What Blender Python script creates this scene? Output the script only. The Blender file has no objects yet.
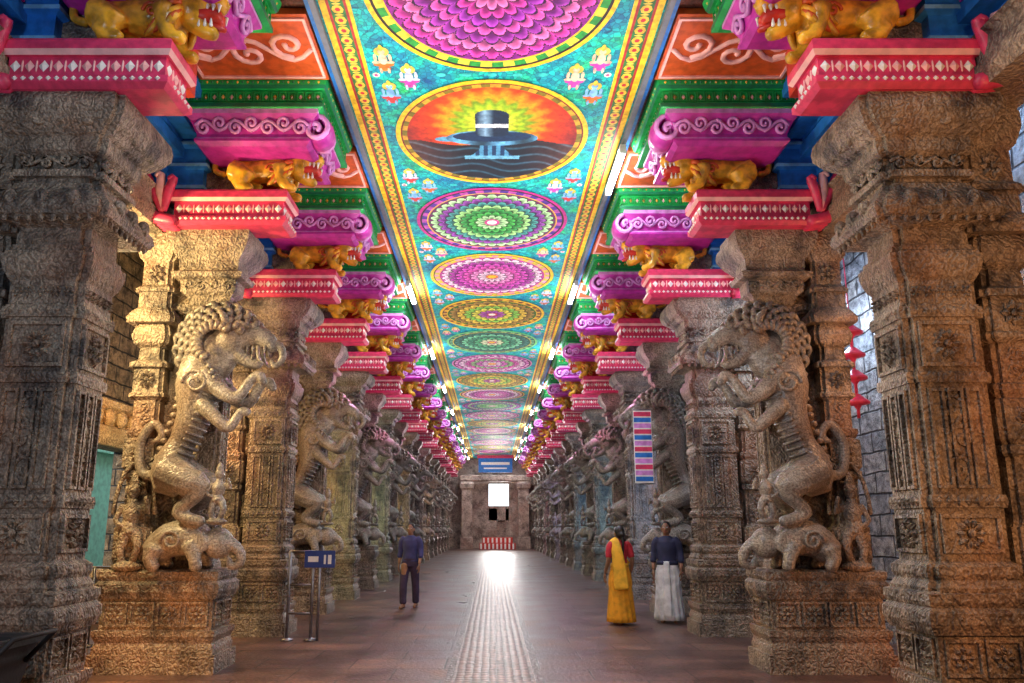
import bpy, math, random
from mathutils import Vector
random.seed(3)
pi=math.pi
sc=bpy.context.scene
try: sc.view_settings.view_transform='Standard'
except Exception: pass

# ---------------------------------------------------------------- mesh builder
def catmull(pts,rad,sub):
    if sub<=1 or len(pts)<3: return [Vector(p) for p in pts],list(rad)
    P=[Vector(p) for p in pts]; R=[(r if isinstance(r,tuple) else (r,r)) for r in rad]
    n=len(P); oP=[];oR=[]
    for i in range(n-1):
        a=P[max(i-1,0)];b=P[i];c=P[i+1];d=P[min(i+2,n-1)]
        for k in range(sub):
            t=k/sub
            oP.append(0.5*((2*b)+(c-a)*t+(2*a-5*b+4*c-d)*t*t+(-a+3*b-3*c+d)*t**3))
            oR.append((R[i][0]*(1-t)+R[i+1][0]*t,R[i][1]*(1-t)+R[i+1][1]*t))
    oP.append(P[-1]);oR.append(R[-1])
    return oP,oR
class MB:
    def __init__(s): s.v=[];s.f=[];s.m=[];s.s=[];s.col=[]
    def add(s,vs,fs,m=0,sm=False,col=None):
        o=len(s.v); s.v+=[tuple(p) for p in vs]; s.f+=[tuple(i+o for i in f) for f in fs]
        s.m+=[m]*len(fs); s.s+=[sm]*len(fs); s.col+=[col]*len(fs)
    def box(s,x0,x1,y0,y1,z0,z1,m=0):
        s.add([(x0,y0,z0),(x1,y0,z0),(x1,y1,z0),(x0,y1,z0),(x0,y0,z1),(x1,y0,z1),(x1,y1,z1),(x0,y1,z1)],
              [(0,3,2,1),(4,5,6,7),(0,1,5,4),(1,2,6,5),(2,3,7,6),(3,0,4,7)],m)
    def loft(s,poly,prof,m=0):
        n=len(poly); nv=[]
        for i in range(n):
            a=poly[i-1];b=poly[i];c=poly[(i+1)%n]
            d1=Vector((b[0]-a[0],b[1]-a[1])).normalized();d2=Vector((c[0]-b[0],c[1]-b[1])).normalized()
            nv.append((d1.y+d2.y,-d1.x-d2.x))
        vs=[]
        for k,pr in enumerate(prof):
            z,off=pr[0],pr[1]
            vs+=[(poly[i][0]+nv[i][0]*off,poly[i][1]+nv[i][1]*off,z) for i in range(n)]
        o=len(s.v); s.v+=vs
        for k in range(len(prof)-1):
            mm=prof[k][2] if len(prof[k])>2 else m
            for i in range(n):
                j=(i+1)%n
                s.f.append((o+k*n+i,o+k*n+j,o+(k+1)*n+j,o+(k+1)*n+i)); s.m.append(mm); s.s.append(False); s.col.append(None)
        L=len(prof)-1
        s.f.append(tuple(o+i for i in reversed(range(n))));s.m.append(m);s.s.append(False);s.col.append(None)
        s.f.append(tuple(o+L*n+i for i in range(n)));s.m.append(m);s.s.append(False);s.col.append(None)
    def tube(s,pts,rad,seg=8,m=0,sub=1,sm=True,up=(0,1,0)):
        if not isinstance(rad,(list,)): rad=[rad]*len(pts)
        P,R=catmull(pts,rad,sub); P=[Vector(p) for p in P]
        R=[(r if isinstance(r,tuple) else (r,r)) for r in R]
        n=len(P); up=Vector(up); vs=[]
        T=[(P[min(i+1,n-1)]-P[max(i-1,0)]).normalized() for i in range(n)]
        A=up-T[0]*up.dot(T[0])
        if A.length<.05:
            up=Vector((1,0,0));A=up-T[0]*up.dot(T[0])
            if A.length<.05: A=Vector((0,0,1))-T[0]*T[0].z
        A.normalize()
        for i in range(n):
            A=A-T[i]*A.dot(T[i])
            if A.length<1e-6: A=Vector((0,0,1))
            A.normalize(); B=T[i].cross(A)
            for k in range(seg):
                a=2*pi*k/seg
                vs.append(P[i]+A*math.cos(a)*R[i][0]+B*math.sin(a)*R[i][1])
        fs=[]
        for i in range(n-1):
            for k in range(seg):
                j=(k+1)%seg; fs.append((i*seg+k,i*seg+j,(i+1)*seg+j,(i+1)*seg+k))
        vs.append(P[0]-T[0]*min(R[0])*.6); vs.append(P[-1]+T[-1]*min(R[-1])*.6); a0=n*seg
        for k in range(seg):
            j=(k+1)%seg; fs.append((a0,j,k)); fs.append((a0+1,(n-1)*seg+k,(n-1)*seg+j))
        s.add(vs,fs,m,sm)
    def ell(s,c,r,m=0,seg=12,rings=8,rot=0):
        vs=[(0,0,-1)]
        for i in range(1,rings):
            p=-pi/2+pi*i/rings
            for k in range(seg):
                a=2*pi*k/seg; vs.append((math.cos(p)*math.cos(a),math.cos(p)*math.sin(a),math.sin(p)))
        vs.append((0,0,1)); fs=[]
        for k in range(seg):
            j=(k+1)%seg
            fs.append((0,1+j,1+k)); b=1+(rings-2)*seg; fs.append((b+k,b+j,len(vs)-1))
            for i in range(rings-2):
                fs.append((1+i*seg+k,1+i*seg+j,1+(i+1)*seg+j,1+(i+1)*seg+k))
        cr,sr=math.cos(rot),math.sin(rot)
        out=[]
        for v in vs:
            x,y,z=v[0]*r[0],v[1]*r[1],v[2]*r[2]
            out.append((c[0]+x*cr-z*sr,c[1]+y,c[2]+x*sr+z*cr))
        s.add(out,fs,m,True)
    def rings(s,rg,seg=24,m=0,fold=0,nf=12,sm=True):
        vs=[]
        for (z,rx,ry,cx,cy,fa) in rg:
            for k in range(seg):
                a=2*pi*k/seg; q=1+fa*math.sin(nf*a+z*3)
                vs.append((cx+rx*q*math.cos(a),cy+ry*q*math.sin(a),z))
        n=len(rg);fs=[]
        for i in range(n-1):
            for k in range(seg):
                j=(k+1)%seg; fs.append((i*seg+k,i*seg+j,(i+1)*seg+j,(i+1)*seg+k))
        fs.append(tuple(reversed(range(seg)))); fs.append(tuple((n-1)*seg+k for k in range(seg)))
        s.add(vs,fs,m,sm)
    def lathe(s,c,prof,seg=16,m=0,sm=True):
        s.rings([(c[2]+z,r,r,c[0],c[1],0) for (r,z) in prof],seg,m,sm=sm)
    def merge(s,vf,m=0,sm=True): s.add(vf[0],vf[1],m,sm)
    def mesh(s,name,mats):
        me=bpy.data.meshes.new(name); me.from_pydata(s.v,[],s.f)
        for mt in mats: me.materials.append(mt)
        me.polygons.foreach_set('material_index',s.m); me.polygons.foreach_set('use_smooth',s.s)
        if any(c is not None for c in s.col):
            at=me.color_attributes.new('Col','FLOAT_COLOR','CORNER'); buf=[]
            for f,c in zip(s.f,s.col):
                c=c or (1,1,1); buf+=[c[0],c[1],c[2],1.0]*len(f)
            at.data.foreach_set('color',buf)
        me.update(); return me
def fuse(mb,vox,smooth=2):
    me=mb.mesh('tmp',[]); ob=bpy.data.objects.new('tmp',me); sc.collection.objects.link(ob)
    md=ob.modifiers.new('r','REMESH'); md.mode='VOXEL'; md.voxel_size=vox
    if smooth:
        m2=ob.modifiers.new('s','SMOOTH'); m2.factor=.5; m2.iterations=smooth
    dg=bpy.context.evaluated_depsgraph_get(); dg.update()
    m=bpy.data.meshes.new_from_object(ob.evaluated_get(dg))
    r=([tuple(v.co) for v in m.vertices],[tuple(p.vertices) for p in m.polygons])
    bpy.data.objects.remove(ob); bpy.data.meshes.remove(m)
    return r
def obj(name,me,parent=None,loc=(0,0,0),rot=(0,0,0),scale=(1,1,1)):
    o=bpy.data.objects.new(name,me); sc.collection.objects.link(o)
    o.location=loc;o.rotation_euler=rot;o.scale=scale
    if parent: o.parent=parent
    return o
def pl(O,U,V,N):
    O,U,V,N=map(Vector,(O,U,V,N))
    return lambda a,b,d=0: O+U*a+V*b+N*d
def rel(mb,P,pts,r,m,d=0,seg=5):
    mb.tube([P(a,b,d) for a,b in pts],r,seg,m)
def spiral(cx,cy,r,turns,a0,sg,n=14):
    return [(cx+r*(1-.85*i/n)*math.cos(a0+sg*turns*2*pi*i/n),cy+r*(1-.85*i/n)*math.sin(a0+sg*turns*2*pi*i/n)) for i in range(n+1)]
def vine(mb,P,L,W,n,r,m,vert=False):
    f=(lambda a,b:(b,a)) if vert else (lambda a,b:(a,b))
    st=[f(L*i/(n*4),W*.5+W*.22*math.sin(pi*i/4)) for i in range(n*4+1)]
    rel(mb,P,st,r,m)
    for i in range(n):
        sg=1 if i%2 else -1
        c=spiral(L*(i+.5)/n,W*.5+sg*W*.1,min(W*.38,L/n*.45),1.3,-sg*pi/2,sg)
        rel(mb,P,[f(*q) for q in c],r,m)
def frame(mb,P,a0,a1,b0,b1,w,d,m):
    for (x0,x1,y0,y1) in ((a0,a1,b0,b0+w),(a0,a1,b1-w,b1),(a0,a0+w,b0+w,b1-w),(a1-w,a1,b0+w,b1-w)):
        v=[P(x0,y0,-.01),P(x1,y0,-.01),P(x1,y1,-.01),P(x0,y1,-.01),P(x0,y0,d),P(x1,y0,d),P(x1,y1,d),P(x0,y1,d)]
        mb.add(v,[(0,3,2,1),(4,5,6,7),(0,1,5,4),(1,2,6,5),(2,3,7,6),(3,0,4,7)],m)
def diamond(mb,P,a,b,ra,rb,d,m):
    mb.add([P(a-ra,b),P(a,b-rb),P(a+ra,b),P(a,b+rb),P(a,b,d)],[(0,1,4),(1,2,4),(2,3,4),(3,0,4)],m)
def rosette(mb,P,a,b,r,d,m,n=8):
    for k in range(n):
        t=2*pi*k/n;ca,sa=math.cos(t),math.sin(t)
        q=[(r*.2,0),(r*.6,r*.28),(r,0),(r*.6,-r*.28)]
        v=[P(a+x*ca-y*sa,b+x*sa+y*ca) for x,y in q]+[P(a+r*.6*ca,b+r*.6*sa,d)]
        mb.add(v,[(0,1,4),(1,2,4),(2,3,4),(3,0,4)],m)
    c=P(a,b,d*.3); mb.ell(tuple(c),(r*.25,)*3,m,6,4)

# ---------------------------------------------------------------- materials
def nt(name):
    m=bpy.data.materials.new(name); m.use_nodes=True; t=m.node_tree
    return m,t,t.nodes['Principled BSDF']
def tex(t,ty,vec,scale,**k):
    n=t.nodes.new(ty)
    if vec: t.links.new(vec,n.inputs['Vector'])
    n.inputs['Scale'].default_value=scale
    for a,b in k.items():
        a2=a.replace('_',' ')
        if a2 in [i.name for i in n.inputs]: n.inputs[a2].default_value=b
        else: setattr(n,a,b)
    return n
def ramp(t,src,stops):
    r=t.nodes.new('ShaderNodeValToRGB'); t.links.new(src,r.inputs[0])
    e=r.color_ramp.elements
    while len(e)<len(stops): e.new(.5)
    for i,(p,c) in enumerate(stops): e[i].position=p; e[i].color=(c[0],c[1],c[2],1)
    return r
def mth(t,op,a,b):
    n=t.nodes.new('ShaderNodeMath'); n.operation=op
    for i,x in enumerate((a,b)):
        if hasattr(x,'links'): t.links.new(x,n.inputs[i])
        else: n.inputs[i].default_value=x
    return n.outputs[0]
def bump(t,b,h,st,dist=.02):
    n=t.nodes.new('ShaderNodeBump'); n.inputs['Strength'].default_value=st; n.inputs['Distance'].default_value=dist
    t.links.new(h,n.inputs['Height']); t.links.new(n.outputs[0],b.inputs['Normal'])
def mixc(t,f,a,b,mode='MIX'):
    n=t.nodes.new('ShaderNodeMix'); n.data_type='RGBA'; n.blend_type=mode
    for i,x in ((0,f),(6,a),(7,b)):
        if hasattr(x,'links'): t.links.new(x,n.inputs[i])
        elif i==0: n.inputs[0].default_value=x
        else: n.inputs[i].default_value=(x[0],x[1],x[2],1)
    return n.outputs[2]
def stone(name,dark,tan,red,rough=.5,ws=2.6,bs=.7,dist=.02):
    m,t,b=nt(name); co=t.nodes.new('ShaderNodeTexCoord').outputs['Object']
    n1=tex(t,'ShaderNodeTexNoise',co,1.7,Detail=8,Roughness=.7)
    n2=tex(t,'ShaderNodeTexNoise',co,.9,Detail=4)
    wv=tex(t,'ShaderNodeTexWave',co,ws,Distortion=13,Detail=2,Detail_Scale=2.2); wv.bands_direction='DIAGONAL'
    v2=tex(t,'ShaderNodeTexVoronoi',co,26)
    nf=tex(t,'ShaderNodeTexNoise',co,60,Detail=5)
    h=mth(t,'ADD',mth(t,'MULTIPLY',wv.outputs['Fac'],.65),mth(t,'MULTIPLY',v2.outputs['Distance'],-.6))
    h=mth(t,'ADD',h,mth(t,'MULTIPLY',nf.outputs['Fac'],.5))
    base=ramp(t,n1.outputs['Fac'],[(.38,dark),(.52,tan),(.70,tuple(min(1,x*1.5) for x in tan))]).outputs[0]
    base=mixc(t,ramp(t,n2.outputs['Fac'],[(.5,(0,0,0)),(.66,(.75,)*3)]).outputs[0],base,red)
    cr=ramp(t,wv.outputs['Fac'],[(0,(.6,.57,.55)),(.35,(1,1,1))]).outputs[0]
    col=mixc(t,1.0,base,cr,'MULTIPLY')
    sp=ramp(t,nf.outputs['Fac'],[(.35,(.6,.6,.6)),(.65,(1.25,1.25,1.25))]).outputs[0]
    col=mixc(t,1.0,col,sp,'MULTIPLY')
    t.links.new(col,b.inputs['Base Color']); b.inputs['Roughness'].default_value=rough
    bump(t,b,h,bs,dist); return m
def paint(name,c,rough=.4,dirt=.35,metal=0):
    m,t,b=nt(name); co=t.nodes.new('ShaderNodeTexCoord').outputs['Object']
    n=tex(t,'ShaderNodeTexNoise',co,9,Detail=5)
    d=tuple(x*(1-dirt) for x in c)
    t.links.new(ramp(t,n.outputs['Fac'],[(.35,d),(.6,c)]).outputs[0],b.inputs['Base Color'])
    b.inputs['Roughness'].default_value=rough; b.inputs['Metallic'].default_value=metal
    n2=tex(t,'ShaderNodeTexNoise',co,45,Detail=3); bump(t,b,n2.outputs['Fac'],.3,.01); return m
def emis(name,c,s):
    m,t,b=nt(name); b.inputs['Emission Color'].default_value=(*c,1); b.inputs['Emission Strength'].default_value=s
    b.inputs['Base Color'].default_value=(*c,1); return m
S_PIL=stone('granite_carved',(.075,.063,.057),(.33,.26,.195),(.29,.15,.09),.5,4.4,.85,.02)
S_YAL=stone('granite_yali',(.12,.11,.105),(.31,.27,.225),(.25,.16,.11),.34,6,.4,.01)
S_DARK=stone('granite_dark',(.04,.03,.028),(.16,.11,.08),(.14,.07,.04),.7,2,.6)
PINK=paint('paint_pink',(.75,.05,.14)); PALE=paint('paint_pale_pink',(.95,.50,.48),.4,.2)
MAG=paint('paint_magenta',(.58,.035,.42)); GREEN=paint('paint_green',(.01,.42,.09)); DGREEN=paint('paint_dark_green',(.005,.2,.08))
GOLD=paint('paint_gold',(.85,.43,.03),.28,.65); RED=paint('paint_red',(.6,.03,.015)); BLUE=paint('paint_blue',(.02,.19,.62))
WHITE=paint('paint_white',(.85,.83,.78),.4,.15); BLACK=paint('paint_black',(.015,.015,.02),.3,0)
LILAC=paint('paint_lilac',(.75,.3,.75)); ORNG=paint('paint_orange',(.62,.10,.02)); CYAN=paint('paint_light_blue',(.2,.5,.8))
METAL=paint('steel',(.3,.3,.32),.4,.3,1); RUBBER=paint('rubber',(.008,.008,.01),.7,.2)

# ---------------------------------------------------------------- pillar meshes
def rect(a,b,c,d): return [(a,c),(b,c),(b,d),(a,d)]
def plan(a,b,c,d,e):
    return [(a+e,c),(b-e,c),(b-e,c+e),(b,c+e),(b,d-e),(b-e,d-e),(b-e,d),(a+e,d),(a+e,d-e),(a,d-e),(a,c+e),(a+e,c+e)]
def pilaster(mb,u0,u1,v0,v1):
    p=plan(u0,u1,v0,v1,.05)
    pr=[(1.05,.05),(1.15,.05),(1.18,.02),(1.25,.04),(1.6,.04),(1.6,.0),(1.66,-.03),(2.15,-.03),(2.18,.02),(2.24,.02),(2.26,-.01),(2.3,.03),(2.62,.03),(2.64,-.01),(2.7,.02),(2.75,.02),
        (2.77,-.03),(3.1,-.03),(3.14,.03),(3.18,.03),(3.2,.0),(3.5,.0),(3.5,.05),(3.56,.05),(3.6,-.03),(3.75,-.04),(3.8,.03),(3.9,.06),(4.0,.03),(4.05,.0),(4.05,.12),(4.12,.13),(4.2,.08),(4.26,.02),
        (4.45,.02),(4.45,.06),(4.5,.06),(4.55,.0),(4.85,.0),(4.9,.05),(5.05,.1),(5.2,.1)]
    mb.loft(p,pr); w=u1-u0
    for (h,r) in ((1.42,.13),(2.46,.14),(3.35,.12),(4.68,.13)):
        rosette(mb,pl((u0,v0-.03,0),(1,0,0),(0,0,1),(0,-1,0)),w/2,h,r,.05,0)
    for h0,h1 in ((1.68,2.13),(2.8,3.08)):
        vine(mb,pl((u0+.08,v0+.03,h0),(1,0,0),(0,0,1),(0,-1,0)),h1-h0,w-.16,2,.02,0,True)
def base(mb):
    mb.loft(rect(.06,1.5,.06,.84),[(0,.09),(.2,.09),(.2,.05),(.26,.05),(.33,.02),(.40,.06),(.46,.06),(.46,.0),(.8,.0),(.8,.04),(.88,.08),(.96,.08),(1.0,.04),(1.04,.06),(1.1,.06),(1.12,.0)])
    P=pl((.06,.06,0),(1,0,0),(0,0,1),(0,-1,0))
    for i in range(4):
        a=.05+i*.345; frame(mb,P,a,a+.31,.5,.77,.025,.03,0)
        rosette(mb,P,a+.155,.635,.11,.05,0)
    for i in range(18): diamond(mb,pl((.06,.0,0),(1,0,0),(0,0,1),(0,-1,0)),.03+i*.081,.92,.035,.04,.03,0)
    P=pl((.06,.84,0),(0,-1,0),(0,0,1),(-1,0,0))
    for i in range(2):
        a=.05+i*.36; frame(mb,P,a,a+.32,.5,.77,.025,.03,0); rosette(mb,P,a+.16,.635,.11,.05,0)
def top_core(mb):
    mb.box(.3,1.35,.4,.84,1.0,5.25); mb.box(.0,1.3,.0,.85,5.6,6.83)
def shaft_plain():
    mb=MB(); base(mb)
    p=plan(.12,.84,.1,.82,.07)
    pr=[(1.05,.06),(1.14,.08),(1.2,.04),(1.24,.06),(1.3,.06),(1.34,0),(1.75,0),(1.75,.025),(1.8,.035),(1.85,.025),(1.85,0),(2.75,0),(2.75,.025),(2.8,.035),(2.84,.025),(2.84,0),(3.3,0),(3.3,.03),(3.36,.04),(3.4,.03),(3.4,0),
        (3.62,0),(3.66,.03),(3.72,.06),(3.8,.08),(3.86,.08),(3.86,.04),(3.92,.04),(3.92,.0),(4.08,.0),(4.1,.06),(4.14,.24),(4.19,.27),(4.26,.25),(4.34,.17),(4.42,.09),(4.46,.08),(4.46,.03),(4.52,.03),(4.52,.1),(4.58,.1),(4.58,.02),
        (4.72,.02),(4.76,.1),(4.82,.12),(4.88,.12),(4.9,.17),(4.98,.28),(5.06,.34),(5.14,.35),(5.22,.33)]
    mb.loft(p,pr)
    pilaster(mb,.95,1.42,.2,.7)
    for (O,U,Nn) in (((.12,.1,0),(1,0,0),(0,-1,0)),((.12,.82,0),(0,-1,0),(-1,0,0))):
        P=pl(O,U,(0,0,1),Nn)
        for h0,h1 in ((1.4,1.7),(2.88,3.26)):
            frame(mb,P,.1,.62,h0,h1,.03,.035,0); rosette(mb,P,.36,(h0+h1)/2,.15,.07,0,10)
        for k in range(3):
            a=.12+k*.17; frame(mb,P,a,a+.14,1.9,2.7,.025,.035,0)
        vine(mb,pl(P(.2,1.93),U,(0,0,1),Nn),.74,.32,3,.022,0,True)
        for k in range(7): diamond(mb,pl(P(0,0,.035),U,(0,0,1),Nn),.1+k*.087,1.8,.035,.04,.03,0)
        for k in range(7): diamond(mb,pl(P(0,0,.035),U,(0,0,1),Nn),.1+k*.087,3.35,.035,.04,.03,0)
        for k in range(5): rosette(mb,P,.12+k*.12,3.52,.06,.04,0,6)
        for k in range(3):
            c=P(.06+k*.3,4.27,.24); mb.ell(tuple(c),(.07,.07,.08),0,8,6)
        for k in range(9): c=P(-.1+k*.115,4.12,.2); mb.ell(tuple(c),(.03,.03,.045),0,6,4)
        vine(mb,pl(P(.0,4.6,.06),U,(0,0,1),Nn),.72,.14,4,.018,0)
        vine(mb,pl(P(-.12,4.93,.25),U,(0,.0,1),Nn),.95,.22,4,.035,0)
    top_core(mb); return mb
def deity():
    g=MB()
    g.ell((0,0,.86),(.085,.08,.1)); g.tube([(0,0,.95),(0,0,1.06)],[.07,.03],8)
    g.tube([(0,0,.76),(0,0,.6),(.02,0,.48),(0,0,.38)],[.05,.12,.085,.12],10,sub=3)
    g.tube([(.06,0,.36),(.1,-.03,.18),(.06,0,.02)],[.08,.055,.045],8,sub=2); g.tube([(-.06,0,.36),(-.14,-.06,.22),(-.06,-.02,.03)],[.08,.055,.045],8,sub=2)
    g.tube([(.12,0,.68),(.2,-.03,.52),(.1,-.08,.45)],[.045,.035,.03],7,sub=2); g.tube([(-.12,0,.68),(-.22,-.02,.6),(-.19,-.08,.78)],[.045,.035,.03],7,sub=2)
    g.ell((0,0,0),(.2,.12,.06)); return fuse(g,.016,1)
DEI=deity()
def yali_fig():
    g=MB()
    g.tube([(.16,0,3.66),(.36,0,3.52),(.40,0,3.25),(.42,0,2.92),(.54,0,2.58),(.66,0,2.28),(.62,0,2.05)],[.2,.24,.27,.21,.15,.21,.2],14,sub=4)
    g.ell((.05,0,3.82),(.25,.2,.22)); g.tube([(-.05,0,3.84),(-.24,0,3.88),(-.4,0,3.8),(-.46,0,3.7)],[.17,.14,.11,.07],10,sub=3)
    g.ell((.2,0,3.8),(.36,.13,.36)); g.ell((.3,0,3.62),(.34,.2,.34))
    g.tube([(0,0,3.7),(-.16,0,3.56),(-.32,0,3.52)],[.12,.085,.06],8,sub=3)
    for y in (-.14,.14):
        g.tube([(.28,y,3.36),(.04,y*1.3,3.14),(-.14,y*1.4,3.08),(-.28,y*1.3,3.3),(-.38,y*1.3,3.34),(-.43,y*1.3,3.24)],[.15,.095,.07,.055,.065,.045],9,sub=3)
        g.tube([(.62,y,2.25),(.38,y*1.5,2.12),(.2,y*1.5,2.06),(.34,y*1.4,1.88),(.46,y*1.3,1.76),(.28,y*1.3,1.68),(.16,y*1.3,1.66)],[.22,.18,.12,.085,.065,.075,.06],10,sub=3)
    g.tube([(.28,-.14,3.0),(.08,-.18,2.82),(-.06,-.18,2.72),(-.18,-.17,2.92),(-.27,-.17,2.9)],[.11,.08,.06,.05,.05],9,sub=3)
    g.tube([(.76,0,2.2),(.98,0,2.22),(1.04,0,2.55),(.9,0,2.8),(.78,0,2.66),(.88,0,2.58)],[.07,.06,.055,.055,.045,.03],8,sub=4)
    g.tube([(.78,0,1.3),(.6,0,1.45),(.36,0,1.48),(.2,0,1.42)],[.15,.2,.21,.17],12,sub=3)
    g.ell((.04,0,1.42),(.18,.17,.18)); g.tube([(-.1,0,1.42),(-.22,0,1.32),(-.23,0,1.19),(-.12,0,1.16),(-.1,0,1.25)],[.08,.06,.05,.04,.03],8,sub=3)
    for y in (-.15,.15):
        g.ell((.2,y*1.15,1.42),(.11,.03,.14)); g.tube([(.3,y,1.4),(.22,y*1.2,1.25),(.2,y*1.2,1.14)],[.1,.075,.07],8,sub=2)
        g.tube([(.7,y,1.35),(.72,y*1.2,1.24),(.66,y*1.2,1.14)],[.12,.08,.07],8,sub=2)
    r=fuse(g,.021,1); mb=MB(); mb.merge(r)
    mb.tube([(-.42,0,3.78),(-.54,0,3.74),(-.58,0,3.6),(-.5,0,3.5),(-.44,0,3.56)],[.06,.05,.045,.035,.02],8,sub=3)
    for ring in range(4):
        R0=.17+.085*ring
        for k in range(12):
            a=-1.15+k*.3+ring*.12
            cx,cz=.17,3.74
            for sy in (-1,1):
                y=sy*(.2-.04*ring)
                p=[(cx+R0*math.cos(a),y,cz+R0*math.sin(a)),(cx+(R0+.05)*math.cos(a+.14),y+sy*.025,cz+(R0+.05)*math.sin(a+.14)),(cx+(R0+.1)*math.cos(a+.05),y,cz+(R0+.1)*math.sin(a+.05)),(cx+(R0+.09)*math.cos(a-.16),y-sy*.02,cz+(R0+.09)*math.sin(a-.16))]
                mb.tube(p,[.042,.045,.035,.014],6,sub=2)
    for sy in (-1,1):
        mb.ell((-.1,sy*.15,3.9),(.065,.045,.065),0,10,6); mb.ell((-.12,sy*.19,3.9),(.025,.02,.025),0,6,5)
        mb.tube([(.02,sy*.16,3.93),(-.08,sy*.18,4.0),(-.2,sy*.14,3.94)],.028,6,sub=2)
        mb.tube([(.06,sy*.18,3.95),(.08,sy*.22,4.06),(.16,sy*.2,4.14)],[.06,.05,.015],7,sub=2)
        for k in range(5): mb.tube([(-.38+.07*k,sy*.075,3.72),(-.38+.07*k,sy*.08,3.64)],[.02,.007],5)
        for k in range(4): mb.tube([(-.3+.07*k,sy*.06,3.56),(-.3+.07*k,sy*.065,3.63)],[.018,.007],5)
        mb.tube([(-.3,sy*.08,3.72),(-.33,sy*.12,3.56),(-.4,sy*.12,3.5)],[.025,.022,.006],5,sub=2)
        rel(mb,pl((.34,sy*.26,3.25),(1,0,0),(0,0,1),(0,sy,0)),spiral(0,0,.16,1.5,0,1,20),.024,0)
        rel(mb,pl((.54,sy*.27,2.18),(1,0,0),(0,0,1),(0,sy,0)),spiral(0,0,.15,1.5,0,1,20),.024,0)
        rel(mb,pl((.5,sy*.2,1.45),(1,0,0),(0,0,1),(0,sy,0)),spiral(0,0,.12,1.5,0,1,20),.02,0)
    for row in range(2):
        for k in range(11):
            a=pi*k/10; mb.ell((.2-.14*math.sin(a)-.03*row,-.26*math.cos(a),3.44-.16*math.sin(a)-.08*row),(.032,.032,.032),0,6,4)
    for j in range(11):
        t=j/10; mb.tube([(.26+.26*t,-.21,3.12-.75*t),(.13+.3*t,0,3.08-.75*t),(.26+.26*t,.21,3.12-.75*t)],.02,5,sub=2)
    for j in range(12):
        t=j/11; mb.ell((.64-.02*math.sin(t*6)+.2*t*t,0,3.4-1.1*t),(.05,.035,.04),0,6,5)
    mb.merge(([(.0+x*.62,-.2+y*.7,1.66+z*.62) for x,y,z in DEI[0]],DEI[1]))
    return mb
def shaft_yali(dei):
    mb=MB(); base(mb)
    p=plan(.26,.86,.44,.84,.06)
    mb.loft(p,[(1.05,.06),(1.2,.03),(1.25,0),(3.95,0),(3.97,.05),(4.05,.05),(4.07,.0),(4.15,.0),(4.2,.15),(4.24,.2),(4.32,.18),(4.42,.08),(4.46,.03),(4.46,.0),(4.55,.0),(4.55,.08),(4.62,.08),(4.64,.02),(4.75,.02),(4.8,.1),(4.95,.25),(5.08,.34),(5.15,.35),(5.22,.33)])
    mb.loft(rect(.1,.82,.12,.5),[(4.3,-.1),(4.4,-.05),(4.45,.02),(4.6,.03),(4.62,.12),(4.68,.14),(4.72,.05),(4.85,.06),(5.0,.18),(5.12,.22),(5.22,.22)])
    P=pl((.1,.12,0),(1,0,0),(0,0,1),(0,-1,0))
    vine(mb,pl(P(.0,4.46,.03),(1,0,0),(0,0,1),(0,-1,0)),.72,.14,4,.018,0); rosette(mb,P,.36,4.78,.12,.07,0)
    vine(mb,pl(P(.0,4.93,.15),(1,0,0),(0,0,1),(0,-1,0)),.72,.22,3,.03,0)
    for h in (1.5,2.1,2.7,3.3): rosette(mb,pl((.26,.44,0),(1,0,0),(0,0,1),(0,-1,0)),.45,h,.16,.05,0,10)
    P=pl((.26,.84,0),(0,-1,0),(0,0,1),(-1,0,0))
    for h0,h1 in ((1.3,1.9),(2.0,2.8),(2.9,3.8)):
        frame(mb,P,.04,.36,h0,h1,.03,.02,0); vine(mb,pl(P(.08,h0+.06),(0,-1,0),(0,0,1),(-1,0,0)),h1-h0-.12,.24,3,.018,0,True)
    pilaster(mb,1.0,1.42,.14,.6)
    mb.merge(([(1.2+x,.04+y,1.16+z) for x,y,z in dei[0]],dei[1]))
    rel(mb,pl((1.2,.1,1.75),(1,0,0),(0,0,1),(0,-1,0)),[(.27*math.cos(a*pi/10),.0+.6*math.sin(a*pi/10)) for a in range(0,11)],.03,0)
    top_core(mb); return mb
PM=[PINK,PALE,MAG,GREEN,GOLD,RED,BLUE,WHITE,LILAC,DGREEN,CYAN]
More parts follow.
